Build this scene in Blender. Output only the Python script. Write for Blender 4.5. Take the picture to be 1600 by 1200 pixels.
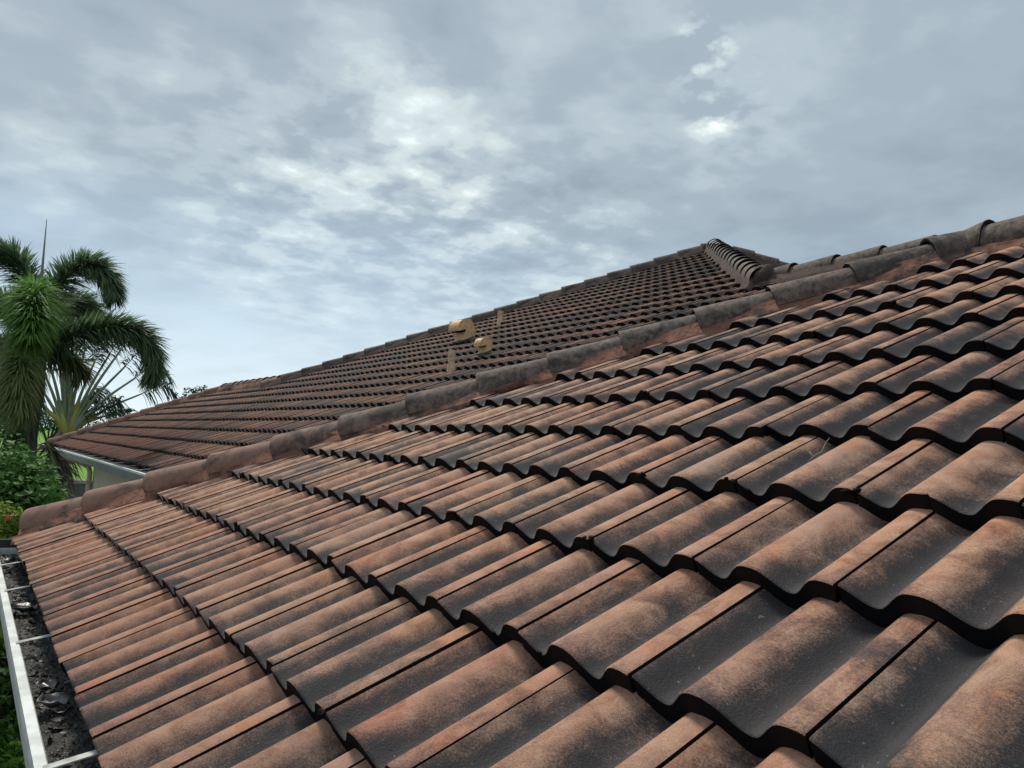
import bpy, math, random
import numpy as np
from mathutils import Vector, Matrix

for o in list(bpy.data.objects):
    bpy.data.objects.remove(o)
scene = bpy.context.scene
C = scene.collection
rng = np.random.RandomState(7)
random.seed(7)
R = math.radians

# ------------------------------------------------------------------ camera
HC = 3.6                                  # camera height above the lawn
YAW, PIT, ROL, FPX = 0.61146214, 0.0863940, 0.05198693, 1202.85
cy, sy = math.cos(YAW), math.sin(YAW)
F_ = np.array([sy*math.cos(PIT), cy*math.cos(PIT), math.sin(PIT)])
_r = np.array([cy, -sy, 0.0]); _u = np.cross(_r, F_)
cr, sr = math.cos(ROL), math.sin(ROL)
r_ = cr*_r + sr*_u
u_ = -sr*_r + cr*_u
cam_data = bpy.data.cameras.new('camera')
cam = bpy.data.objects.new('camera', cam_data); C.objects.link(cam)
cam_data.sensor_width = 36.0; cam_data.sensor_fit = 'HORIZONTAL'
cam_data.lens = 36.0*FPX/1600.0
cam_data.clip_start = 0.02; cam_data.clip_end = 6000
M = Matrix(((r_[0], u_[0], -F_[0], 0), (r_[1], u_[1], -F_[1], 0), (r_[2], u_[2], -F_[2], HC), (0, 0, 0, 1)))
cam.matrix_world = M
scene.camera = cam
scene.render.resolution_x = 1024; scene.render.resolution_y = 768

def ray(px, py):
    return (px-800)/FPX*r_ - (py-600)/FPX*u_ + F_
def at(px, py, Y):                        # point seen at pixel px,py whose world y is Y
    v = ray(px, py); p = v*(Y/v[1]); return np.array([p[0], p[1], p[2]+HC])

# ------------------------------------------------------------------ sky
SUN_AZ_DIR = np.array([0.10, 0.80, 0.0])  # ahead and to the left of the camera
SUN_EL = R(52)
world = bpy.data.worlds.new('World'); scene.world = world; world.use_nodes = True
nt = world.node_tree; nt.nodes.clear()
N = nt.nodes; L = nt.links
def mth(op, a, b=None, c=None, clamp=False, tree=None):
    t = tree or nt
    n = t.nodes.new('ShaderNodeMath'); n.operation = op; n.use_clamp = clamp
    for i, v in enumerate((a, b, c)):
        if v is None: continue
        if isinstance(v, (int, float)): n.inputs[i].default_value = v
        else: t.links.new(v, n.inputs[i])
    return n.outputs[0]
tc = N.new('ShaderNodeTexCoord')
nrm = N.new('ShaderNodeVectorMath'); nrm.operation = 'NORMALIZE'; L.new(tc.outputs['Generated'], nrm.inputs[0])
sep = N.new('ShaderNodeSeparateXYZ'); L.new(nrm.outputs[0], sep.inputs[0])
zc = mth('MAXIMUM', sep.outputs[2], 0.0)
den = mth('ADD', zc, 0.16)
cx = mth('DIVIDE', sep.outputs[0], den); cyy = mth('DIVIDE', sep.outputs[1], den)
cmb = N.new('ShaderNodeCombineXYZ'); L.new(cx, cmb.inputs[0]); L.new(cyy, cmb.inputs[1])
cmb.inputs[2].default_value = 3.7
def noise(tree, vec, scale, detail=6, rough=.55, dist=0.0):
    n = tree.nodes.new('ShaderNodeTexNoise'); n.inputs['Scale'].default_value = scale
    n.inputs['Detail'].default_value = detail; n.inputs['Roughness'].default_value = rough
    n.inputs['Distortion'].default_value = dist
    if vec is not None: tree.links.new(vec, n.inputs['Vector'])
    return n.outputs['Fac']
n1 = noise(nt, cmb.outputs[0], 0.8, 3, .5, .2)
n2 = noise(nt, cmb.outputs[0], 4.6, 6, .50, .1)
n3 = noise(nt, cmb.outputs[0], 1.7, 4, .5, .2)
def lobe(d, width, amp):
    d = np.array(d)/np.linalg.norm(d)
    dp = N.new('ShaderNodeVectorMath'); dp.operation = 'DOT_PRODUCT'
    L.new(nrm.outputs[0], dp.inputs[0]); dp.inputs[1].default_value = tuple(d)
    # gaussian-ish : exp((dot-1)/w^2)
    e = mth('MULTIPLY', mth('SUBTRACT', dp.outputs['Value'], 1.0), 1.0/(width*width))
    return mth('MULTIPLY', mth('EXPONENT', e), amp)
def dirpx(px, py):
    v = ray(px, py); return v/np.linalg.norm(v)
tsum = mth('ADD', mth('MULTIPLY', n1, 0.50), mth('MULTIPLY', n2, 0.50))
def addall(l):
    x = l[0]
    for a in l[1:]: x = mth('ADD', x, a)
    return x
wide = addall([lobe(dirpx(600, 290), .24, .085), lobe(dirpx(860, 410), .13, .055), lobe(dirpx(400, 330), .10, .04), lobe(dirpx(1120, 130), .12, .05),
               lobe(dirpx(1450, 60), .25, -.10), lobe(dirpx(800, -20), .16, -.08), lobe(dirpx(60, 40), .25, -.03), lobe(dirpx(1500, 330), .12, .04)])
puff = addall([lobe(dirpx(1115, 176), .018, 1.4), lobe(dirpx(1095, 75), .022, 2.2), lobe(dirpx(630, 185), .06, .14), lobe(dirpx(500, 345), .08, .30),
               lobe(dirpx(700, 250), .08, .15), lobe(dirpx(900, 385), .06, .22), lobe(dirpx(720, 380), .06, .22), lobe(dirpx(1180, 165), .05, .25)])
n4 = noise(nt, cmb.outputs[0], 10.5, 6, .58, .15)
nmix = mth('ADD', mth('MULTIPLY', n2, .55), mth('MULTIPLY', n4, .45))
pp = mth('MULTIPLY', mth('MULTIPLY', mth('SUBTRACT', nmix, .44), 2.6, clamp=True), puff)
fine = mth('MULTIPLY', mth('SUBTRACT', nmix, 0.5), mth('ADD', mth('MULTIPLY', wide, 6.5), 0.12))
tt = mth('ADD', mth('ADD', tsum, wide), mth('ADD', fine, pp))
ramp = N.new('ShaderNodeValToRGB'); L.new(tt, ramp.inputs[0])
cr_ = ramp.color_ramp; cr_.interpolation = 'EASE'
cr_.elements[0].position = 0.34; cr_.elements[0].color = (0.265, 0.325, 0.380, 1)
cr_.elements[1].position = 0.95; cr_.elements[1].color = (0.82, 0.90, 0.88, 1)
for p_, c_ in ((.48, (.320, .388, .445, 1)), (.58, (.395, .470, .520, 1)), (.70, (.53, .61, .63, 1))):
    e = cr_.elements.new(p_); e.color = c_
# clear blue band low on the left
lowm = mth('SUBTRACT', 1.0, mth('MULTIPLY', mth('SUBTRACT', zc, 0.02), 1/.30), clamp=True)
gap = mth('MULTIPLY', lowm, mth('MULTIPLY', mth('SUBTRACT', 1.12, n3), 1.5), clamp=True)
leftm = lobe((0.05, 1.0, 0.16), .55, 1.0)
gapf = mth('MULTIPLY', gap, mth('ADD', mth('MULTIPLY', leftm, 1.3), .15), clamp=True)
blue = N.new('ShaderNodeValToRGB'); L.new(zc, blue.inputs[0])
blue.color_ramp.elements[0].position = 0.0; blue.color_ramp.elements[0].color = (.70, .81, .85, 1)
blue.color_ramp.elements[1].position = 0.24; blue.color_ramp.elements[1].color = (.37, .50, .64, 1)
mix1 = N.new('ShaderNodeMix'); mix1.data_type = 'RGBA'
L.new(gapf, mix1.inputs['Factor']); L.new(ramp.outputs[0], mix1.inputs[6]); L.new(blue.outputs[0], mix1.inputs[7])
sky = N.new('ShaderNodeTexSky'); sky.sky_type = 'NISHITA'; sky.sun_disc = False
sky.sun_elevation = SUN_EL; sky.sun_rotation = math.atan2(SUN_AZ_DIR[0], SUN_AZ_DIR[1])
bg1 = N.new('ShaderNodeBackground'); L.new(sky.outputs[0], bg1.inputs[0]); bg1.inputs[1].default_value = 0.05
bg2 = N.new('ShaderNodeBackground'); L.new(mix1.outputs[2], bg2.inputs[0]); bg2.inputs[1].default_value = 0.68
mxs = N.new('ShaderNodeMixShader'); mxs.inputs[0].default_value = 0.96
L.new(bg1.outputs[0], mxs.inputs[1]); L.new(bg2.outputs[0], mxs.inputs[2])
wo = N.new('ShaderNodeOutputWorld'); L.new(mxs.outputs[0], wo.inputs[0])

sun_d = bpy.data.lights.new('sun', 'SUN'); sun_d.energy = 1.5; sun_d.angle = R(14); sun_d.color = (1, .93, .82)
sun = bpy.data.objects.new('sun', sun_d); C.objects.link(sun)
az = SUN_AZ_DIR/np.linalg.norm(SUN_AZ_DIR)
sv = Vector((az[0]*math.cos(SUN_EL), az[1]*math.cos(SUN_EL), math.sin(SUN_EL)))
sun.rotation_euler = (-sv).to_track_quat('-Z', 'Y').to_euler()
scene.view_settings.view_transform = 'Standard'; scene.view_settings.look = 'None'
scene.view_settings.exposure = 0.88; scene.view_settings.gamma = 1.0
scene.view_settings.use_curve_mapping = False
scene.render.engine = 'CYCLES'

# ------------------------------------------------------------------ helpers
def tag(o, label=None, cat=None, group=None, kind=None):
    if label: o['label'] = label
    if cat: o['category'] = cat
    if group: o['group'] = group
    if kind: o['kind'] = kind
    return o
def empty(name, loc):
    o = bpy.data.objects.new(name, None); C.objects.link(o); o.location = loc; return o
class MB:
    def __init__(s): s.v = []; s.f = []; s.m = []; s.n = 0; s.col = []
    def add(s, verts, faces, mat=0, col=None):
        verts = np.asarray(verts, float).reshape(-1, 3)
        s.v.append(verts)
        for f in faces: s.f.append([i+s.n for i in f]); s.m.append(mat)
        s.n += len(verts)
        c = np.zeros((len(verts), 4)) if col is None else np.broadcast_to(np.asarray(col, float), (len(verts), 4))
        s.col.append(c)
    def box(s, lo, hi, mat=0):
        x0, y0, z0 = lo; x1, y1, z1 = hi
        v = [(x0,y0,z0),(x1,y0,z0),(x1,y1,z0),(x0,y1,z0),(x0,y0,z1),(x1,y0,z1),(x1,y1,z1),(x0,y1,z1)]
        s.add(v, [(0,3,2,1),(4,5,6,7),(0,1,5,4),(1,2,6,5),(2,3,7,6),(3,0,4,7)], mat)
    def tube(s, pts, rad, seg=8, mat=0, col=None, cap=True, flat=1.0):
        pts = np.asarray(pts, float); n = len(pts)
        rad = np.broadcast_to(np.asarray(rad, float), (n,))
        T = np.gradient(pts, axis=0); T /= np.linalg.norm(T, axis=1)[:, None]+1e-9
        up = np.array([0.12, 0.05, 1.0]) if abs(T[0][2]) < .9 else np.array([1., .1, 0])
        vs = []
        for i in range(n):
            a = np.cross(up, T[i]); a /= np.linalg.norm(a)+1e-9; b = np.cross(T[i], a)
            th = np.arange(seg)*2*math.pi/seg
            vs.append(pts[i]+rad[i]*(np.outer(np.cos(th), a)+flat*np.outer(np.sin(th), b)))
        vs = np.concatenate(vs)
        fs = [(i*seg+j, i*seg+(j+1) % seg, (i+1)*seg+(j+1) % seg, (i+1)*seg+j) for i in range(n-1) for j in range(seg)]
        if cap: fs += [tuple(range(seg))[::-1], tuple((n-1)*seg+j for j in range(seg))]
        s.add(vs, fs, mat, col)
    def build(s, name, mats, parent=None, smooth=True, attr=True, sharp=None):
        me = bpy.data.meshes.new(name)
        V = np.concatenate(s.v)
        org = np.array(parent_loc(parent)) if parent is not None else np.zeros(3)
        me.from_pydata((V-org).tolist(), [], s.f)
        if not isinstance(mats, (list, tuple)): mats = [mats]
        for m in mats: me.materials.append(m)
        me.polygons.foreach_set('material_index', s.m)
        me.polygons.foreach_set('use_smooth', [smooth]*len(s.f))
        if attr:
            a = me.color_attributes.new('data', 'FLOAT_COLOR', 'POINT')
            a.data.foreach_set('color', np.concatenate(s.col).ravel())
        me.update()
        if sharp is not None:
            me.set_sharp_from_angle(angle=R(sharp))
        o = bpy.data.objects.new(name, me); C.objects.link(o)
        if parent is not None: o.parent = parent
        return o
def parent_loc(p):
    l = Vector((0, 0, 0))
    while p is not None:
        l += p.location; p = p.parent
    return l

def newmat(name):
    m = bpy.data.materials.new(name); m.use_nodes = True
    return m, m.node_tree, m.node_tree.nodes['Principled BSDF']
def mixc(t, f, a, b, mode='MIX'):
    n = t.nodes.new('ShaderNodeMix'); n.data_type = 'RGBA'; n.blend_type = mode
    for sock, v in ((n.inputs['Factor'], f), (n.inputs[6], a), (n.inputs[7], b)):
        if isinstance(v, (int, float)): sock.default_value = v
        elif isinstance(v, tuple): sock.default_value = (*v, 1) if len(v) == 3 else v
        else: t.links.new(v, sock)
    return n.outputs[2]
def sstep(t, x, a, b):
    n = t.nodes.new('ShaderNodeMapRange'); n.interpolation_type = 'SMOOTHSTEP'
    t.links.new(x, n.inputs[0]); n.inputs[1].default_value = a; n.inputs[2].default_value = b
    return n.outputs[0]
def geo_pos(t):
    return t.nodes.new('ShaderNodeNewGeometry').outputs['Position']
def scaled(t, vec, sx, sy_, sz):
    n = t.nodes.new('ShaderNodeMapping'); t.links.new(vec, n.inputs[0]); n.inputs['Scale'].default_value = (sx, sy_, sz)
    return n.outputs[0]
def bump(t, bsdf, h, strength, dist):
    b = t.nodes.new('ShaderNodeBump'); b.inputs['Strength'].default_value = strength; b.inputs['Distance'].default_value = dist
    t.links.new(h, b.inputs['Height']); t.links.new(b.outputs[0], bsdf.inputs['Normal'])

# ------------------------------------------------------------------ tile material
def tile_material(name, red_gain=0.0, dark_gain=0.0, edge=False, deep=1.0, spec=.26):
    m, t, b = newmat(name)
    at_ = t.nodes.new('ShaderNodeAttribute'); at_.attribute_name = 'data'
    sp = t.nodes.new('ShaderNodeSeparateColor'); t.links.new(at_.outputs['Color'], sp.inputs[0])
    prof, s_, rnd = sp.outputs[0], sp.outputs[1], sp.outputs[2]
    redz = at_.outputs['Alpha']
    pos = geo_pos(t)
    off = t.nodes.new('ShaderNodeVectorMath'); off.operation = 'ADD'
    cb = t.nodes.new('ShaderNodeCombineXYZ'); t.links.new(mth('MULTIPLY', rnd, 17.0, tree=t), cb.inputs[0]); t.links.new(mth('MULTIPLY', rnd, 5.0, tree=t), cb.inputs[2])
    t.links.new(pos, off.inputs[0]); t.links.new(cb.outputs[0], off.inputs[1])
    v = off.outputs[0]
    nb = noise(t, v, 3.2, 3, .5)               # stains as large as a tile
    nm = noise(t, v, 14.0, 6, .68, .6)          # blotches
    nf = noise(t, scaled(t, v, 1.0, 0.5, 1.0), 300.0, 3, .8)        # granular
    ng = noise(t, v, 620.0, 2, .6)
    big = noise(t, pos, 0.55, 3, .55)
    nst = noise(t, scaled(t, pos, 2.2, 34.0, 2.2), 1.0, 3, .6)   # run-off streaks down the slope
    # how much the clay shows: crest and upper part worn clean, valley and tail covered with algae
    a = mth('ADD', mth('MULTIPLY', mth('POWER', prof, 1.5, tree=t), 1.0, tree=t), mth('MULTIPLY', mth('SUBTRACT', nb, .5, tree=t), 1.5, tree=t), tree=t)
    a = mth('ADD', a, mth('MULTIPLY', mth('SUBTRACT', nm, .5, tree=t), 1.15, tree=t), tree=t)
    a = mth('ADD', a, mth('MULTIPLY', mth('SUBTRACT', nf, .5, tree=t), 1.55, tree=t), tree=t)
    tail = mth('SUBTRACT', 1.0, sstep(t, s_, 0.0, 0.085), tree=t)
    a = mth('SUBTRACT', a, mth('MULTIPLY', tail, .28, tree=t), tree=t)
    a = mth('ADD', a, mth('MULTIPLY', sstep(t, s_, 0.20, 0.32), .22, tree=t), tree=t)
    a = mth('ADD', a, mth('MULTIPLY', mth('SUBTRACT', rnd, .5, tree=t), .55, tree=t), tree=t)
    a = mth('ADD', a, mth('MULTIPLY', mth('SUBTRACT', big, .5, tree=t), 1.3, tree=t), tree=t)
    a = mth('ADD', a, mth('MULTIPLY', redz, 0.16, tree=t), tree=t)
    a = mth('ADD', a, mth('MULTIPLY', mth('SUBTRACT', nst, .5, tree=t), .7, tree=t), tree=t)
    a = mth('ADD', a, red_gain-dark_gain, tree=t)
    f = sstep(t, a, 0.10, 1.22)
    clay_r = t.nodes.new('ShaderNodeValToRGB'); t.links.new(nm, clay_r.inputs[0])
    e = clay_r.color_ramp
    e.elements[0].position = .30; e.elements[0].color = (.28, .135, .085, 1)
    e.elements[1].position = .72; e.elements[1].color = (.60, .385, .26, 1)
    q = e.elements.new(.5); q.color = (.46, .255, .16, 1)
    clay = clay_r.outputs[0]
    # pinker paler worn clay in places
    clay = mixc(t, mth('MULTIPLY', sstep(t, nb, .45, .7), .5, tree=t), clay, (.45, .31, .245))
    clay = mixc(t, mth('MULTIPLY', redz, .5, tree=t), clay, (.30, .16, .115))
    dirt = mixc(t, nm, (.020, .021, .025), (.066, .060, .060))
    col = mixc(t, f, dirt, clay)
    spk = mth('ADD', 0.35, mth('MULTIPLY', ng, 1.3, tree=t), tree=t)
    cs = t.nodes.new('ShaderNodeCombineColor')
    for i in range(3): t.links.new(spk, cs.inputs[i])
    col = mixc(t, 1.0, col, cs.outputs[0], 'MULTIPLY')
    dots = sstep(t, noise(t, pos, 120.0, 1, .4), .73, .79)           # small pale lichen dots
    col = mixc(t, mth('MULTIPLY', dots, .35, tree=t), col, (.42, .40, .36))
    # some tiles fired redder, some greyer
    hue = noise(t, cb.outputs[0], 3.1, 0, .5); warm = sstep(t, noise(t, v, 6.0, 4, .6), .50, .68)
    col = mixc(t, mth('MULTIPLY', warm, f, tree=t), col, (1.10, .90, .79), 'MULTIPLY')
    col = mixc(t, mth('MULTIPLY', mth('SUBTRACT', hue, .38, tree=t), 1.6, tree=t, clamp=True), col, (1.05, .86, .84), 'MULTIPLY')
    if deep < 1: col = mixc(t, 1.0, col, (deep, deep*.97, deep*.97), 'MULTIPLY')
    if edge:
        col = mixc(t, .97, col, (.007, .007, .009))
    t.links.new(col, b.inputs['Base Color'])
    rr = mth('ADD', .66, mth('MULTIPLY', f, .2, tree=t), tree=t)
    t.links.new(rr, b.inputs['Roughness'])
    b.inputs['Specular IOR Level'].default_value = 0.05 if edge else spec
    hh = mth('ADD', mth('MULTIPLY', nf, 1.0, tree=t), mth('MULTIPLY', nm, .8, tree=t), tree=t)
    bump(t, b, hh, 0.7, 0.0028)
    return m
MT_NEAR = tile_material('weathered_clay_tile', 0.02)
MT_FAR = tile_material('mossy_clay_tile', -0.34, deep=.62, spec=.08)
MT_EDGE = tile_material('near_black_tile_edge', edge=True)  # tile edges, undersides and cap ends coloured nearly black
def cap_material():
    m, t, b = newmat('ridge_cap_concrete')
    at_ = t.nodes.new('ShaderNodeAttribute'); at_.attribute_name = 'data'
    sp = t.nodes.new('ShaderNodeSeparateColor'); t.links.new(at_.outputs['Color'], sp.inputs[0])
    p = geo_pos(t)
    n_a = noise(t, p, 7.0, 4, .6, .5); n_b = noise(t, p, 210, 3, .7); n_c = noise(t, p, 28, 5, .7, .4)
    gr = mixc(t, sstep(t, n_c, .3, .7), (.062, .052, .046), (.225, .175, .142))
    rd = mixc(t, n_c, (.20, .105, .075), (.40, .245, .18))
    red = mth('ADD', mth('MULTIPLY', at_.outputs['Alpha'], 1.5, tree=t), mth('MULTIPLY', mth('SUBTRACT', n_a, .55, tree=t), 1.6, tree=t), tree=t)
    red = mth('ADD', red, mth('MULTIPLY', mth('SUBTRACT', sp.outputs[2], .5, tree=t), .5, tree=t), tree=t)
    col = mixc(t, sstep(t, red, .0, 1.0), gr, rd)
    dk = sstep(t, noise(t, p, 4.2, 4, .65, .8), .50, .66)
    col = mixc(t, mth('MULTIPLY', dk, .75, tree=t), col, (.045, .042, .042))
    v = mth('ADD', .6, mth('MULTIPLY', n_b, .8, tree=t), tree=t)
    cs = t.nodes.new('ShaderNodeCombineColor')
    for i in range(3): t.links.new(v, cs.inputs[i])
    t.links.new(mixc(t, 1.0, col, cs.outputs[0], 'MULTIPLY'), b.inputs['Base Color'])
    b.inputs['Roughness'].default_value = .8; b.inputs['Specular IOR Level'].default_value = .25
    bump(t, b, mth('ADD', n_b, n_c, tree=t), .6, .0025)
    return m
MT_CAP = cap_material()

def simple(name, col, rough=.6, spec=.5, nscale=None, col2=None, bmp=None, metal=0.0):
    m, t, b = newmat(name)
    b.inputs['Roughness'].default_value = rough; b.inputs['Specular IOR Level'].default_value = spec
    b.inputs['Metallic'].default_value = metal
    if nscale:
        nn = noise(t, geo_pos(t), nscale, 5, .6)
        f = sstep(t, nn, .35, .65)
        t.links.new(mixc(t, f, col, col2 or tuple(c*.6 for c in col)), b.inputs['Base Color'])
        if bmp: bump(t, b, nn, bmp[0], bmp[1])
    else:
        b.inputs['Base Color'].default_value = (*col, 1)
    return m
M_UNDER = simple('underlay_felt', (.012, .011, .011), .9, .1)
M_WHITE = simple('white_aluminium', (.80, .82, .79), .45, .5, 13.0, (.58, .60, .56), (.25, .002))
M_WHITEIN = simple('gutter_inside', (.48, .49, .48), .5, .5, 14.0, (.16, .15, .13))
M_STRAP = simple('gutter_strap_metal', (.62, .63, .58), .4, .6, 30.0, (.34, .34, .30))
M_WALL = simple('beige_stucco', (.68, .63, .45), .85, .2, 6.0, (.60, .55, .39), (.2, .004))
M_SOFFIT = simple('soffit_paint', (.36, .35, .30), .8, .2)
M_DOWN = simple('tan_downspout', (.56, .49, .35), .5, .4)
M_VENT = simple('tan_painted_sheet', (.86, .55, .29), .6, .3, 18.0, (.66, .40, .20))
M_VENTDK = simple('dark_vent_inside', (.02, .018, .015), .9, .1)
M_PIPE = simple('lichened_tan_pipe', (.80, .56, .36), .7, .3, 38.0, (.50, .35, .23))
M_SLUDGE = simple('wet_black_sludge', (.012, .012, .010), .42, .5, 60.0, (.035, .03, .024), (.9, .02))
M_BACKDIRT = simple('rust_brown_dirt', (.16, .105, .075), .75, .3, 12.0, (.07, .05, .04), (.3, .004))

def mortar_material(nm='coloured_mortar', r1=(.22, .10, .07), r2=(.31, .155, .11), lo=.46, hi=.58):
    m, t, b = newmat(nm)
    p = geo_pos(t)
    n_a = noise(t, p, 2.3, 4, .6, .5); n_b = noise(t, p, 26, 5, .65); n_c = noise(t, p, 9, 6, .65, .8)
    red = mixc(t, n_b, r1, r2)
    dk = mixc(t, n_b, (.045, .038, .036), (.12, .085, .07))
    f = sstep(t, mth('ADD', mth('MULTIPLY', n_a, .5, tree=t), mth('MULTIPLY', n_c, .5, tree=t), tree=t), lo, hi)
    t.links.new(mixc(t, f, red, dk), b.inputs['Base Color'])
    b.inputs['Roughness'].default_value = .9; b.inputs['Specular IOR Level'].default_value = .2
    bump(t, b, mth('ADD', n_b, n_c, tree=t), 1.0, .014)
    return m
M_MORTAR = mortar_material()
M_MORTARD = mortar_material('dirty_mortar', (.09, .06, .05), (.16, .10, .08), .40, .55)

# ------------------------------------------------------------------ roof geometry
PITCH = 0.44389342; TP = math.tan(PITCH); CP = math.cos(PITCH); SP = math.sin(PITCH)
G = 0.34; W = 0.15220897; PH = 1.04922656
D1 = 0.6761337; B1 = -0.0312036
D2 = 0.98; B2 = 1.2557
AMP = 0.0365
VAL = 0.62
def profile(t):
    """height under the crest (0..-AMP) along one roll; t = 0 crest, VAL valley, 1 next crest"""
    t = np.mod(t, 1.0)
    u = np.where(t < VAL, t/VAL*.5, .5+(t-VAL)/(1-VAL)*.5)
    c = .5+.5*np.cos(2*np.pi*u)
    c = 1-(1-c)**1.38          # full round roll, narrower pan
    return -AMP*(1-c), c

class Frame:
    """a roof plane: O + a*A + b*S + h*N"""
    def __init__(s, O, A, E, pitch=PITCH):
        s.O = np.array(O, float); s.A = np.array(A, float); E = np.array(E, float)
        s.S = math.cos(pitch)*E + np.array([0, 0, math.sin(pitch)])
        s.N = -math.sin(pitch)*E + np.array([0, 0, math.cos(pitch)])
    def pt(s, a, b, h):
        a, b, h = np.broadcast_arrays(a, b, h)
        return s.O + a[..., None]*s.A + b[..., None]*s.S + h[..., None]*s.N

def tile_row(mb, fr, h0, bt, parity, kmin, kmax, amax_fn, amin_fn, nseg, sarr, seed, redfn=None, tilt=.102, depth=.033, eave=False):
    """one course of two-roll tiles; crest k sits at a=(k+PH)*W ; joints at crests of the given parity"""
    rs = np.random.RandomState(seed)
    k = kmax if (kmax - parity) % 2 == 0 else kmax-1
    while k > kmin:
        # tile spans from just past joint at crest k to the joint at crest k-2 (a decreasing)
        jt = 0.20
        t = np.linspace(jt+.016, 2+jt-.016, nseg+1)
        a = (k+PH-t)*W
        if a.min() > amax_fn(bt) or a.max() < amin_fn(bt): k -= 2; continue
        pz, pc = profile(t)
        # side lap: lapped edge sits a little lower, lapping edge is proud
        lap = .0006*np.clip((t-(2+jt-.45))/.43, 0, 1) - .0004*np.clip(1-(t-jt)/.25, 0, 1)
        rnd = rs.rand(); dh = rs.normal(0, .0006); ds = rs.normal(0, .0026)+(rs.rand() < .06)*rs.normal(0, .008); sk = rs.normal(0, .0024); tl = rs.normal(0, .003)
        S_ = sarr
        A2, S2 = np.meshgrid(a, S_)
        H2 = h0 + dh + (pz+lap)[None, :] - (tilt+tl)*S2
        H2 = H2 - .0022*(S2 < 1e-6)
        B2_ = bt + ds + sk*(t-1)[None, :] + S2
        if seed < 300:
            for _c in range(rs.poisson(.55)):       # small chips out of the exposed tail
                tcn = rs.uniform(jt, 2+jt); wd = rs.uniform(.015, .05)
                B2_[0] += np.clip(1-np.abs(t-tcn)/wd, 0, 1)*.006; B2_[1] += np.clip(1-np.abs(t-tcn)/wd, 0, 1)*.005
        # clip on the hips
        A2c = np.minimum(A2, amax_fn(B2_)); A2c = np.maximum(A2c, amin_fn(B2_))
        tc_ = (k+PH) - A2c/W
        pz2, pc2 = profile(tc_)
        H2 = np.where(A2c != A2, h0+dh+pz2-(tilt+tl)*S2, H2)
        V = fr.pt(A2c, B2_, H2)
        m, n = V.shape[:2]
        col = np.zeros((m, n, 4)); col[..., 0] = pc2; col[..., 1] = S2; col[..., 2] = rnd
        col[..., 3] = redfn(A2c, B2_) if redfn else 0
        idx = np.arange(m*n).reshape(m, n)
        ok = (np.abs(np.diff(A2c, axis=1)) > 1e-5)
        okf = ok[:-1] | ok[1:]
        fs = []
        for i in range(m-1):
            for j in range(n-1):
                if okf[i, j]: fs.append((idx[i, j+1], idx[i, j], idx[i+1, j], idx[i+1, j+1]))
        if fs: mb.add(V.reshape(-1, 3), fs, 0, col.reshape(-1, 4))
        # tail face + underside lip
        b0_ = B2_[0]; a0_ = A2c[0]; h0_ = H2[0]
        wob = rs.normal(0, .0006, n)
        bot = h0_-depth+wob
        E1 = fr.pt(a0_, b0_, h0_); E2 = fr.pt(a0_, b0_+.001, bot); E3 = fr.pt(a0_, b0_+.05, bot-.001)
        Vv = np.concatenate([E1, E2, E3])
        cc = np.concatenate([col[0]]*3)
        fs = []
        for j in range(n-1):
            if ok[0, j]:
                fs.append((j, j+1, n+j+1, n+j)); fs.append((n+j, n+j+1, 2*n+j+1, 2*n+j))
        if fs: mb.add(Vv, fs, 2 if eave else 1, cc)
        # side thickness at the joint
        for jj in (0, n-1):
            if jj == 0 and not ok[0, 0]: continue
            if jj == n-1 and not ok[0, -1]: continue
            T1 = fr.pt(A2c[:, jj], B2_[:, jj], H2[:, jj]); T2 = fr.pt(A2c[:, jj], B2_[:, jj], H2[:, jj]-.022)
            fs = [((i, i+1, m+i+1, m+i) if jj else (i+1, i, m+i, m+i+1)) for i in range(m-1)]
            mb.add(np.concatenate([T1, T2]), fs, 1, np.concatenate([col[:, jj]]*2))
        k -= 2

INF = 1e6
def const(v): return lambda b: np.zeros_like(np.asarray(b, float))+v

house = empty('house', (3.0, 6.0, 0.0))
tag(house, 'tiled hip roofed house with beige stucco walls and weathered clay roof', 'house')

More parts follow.
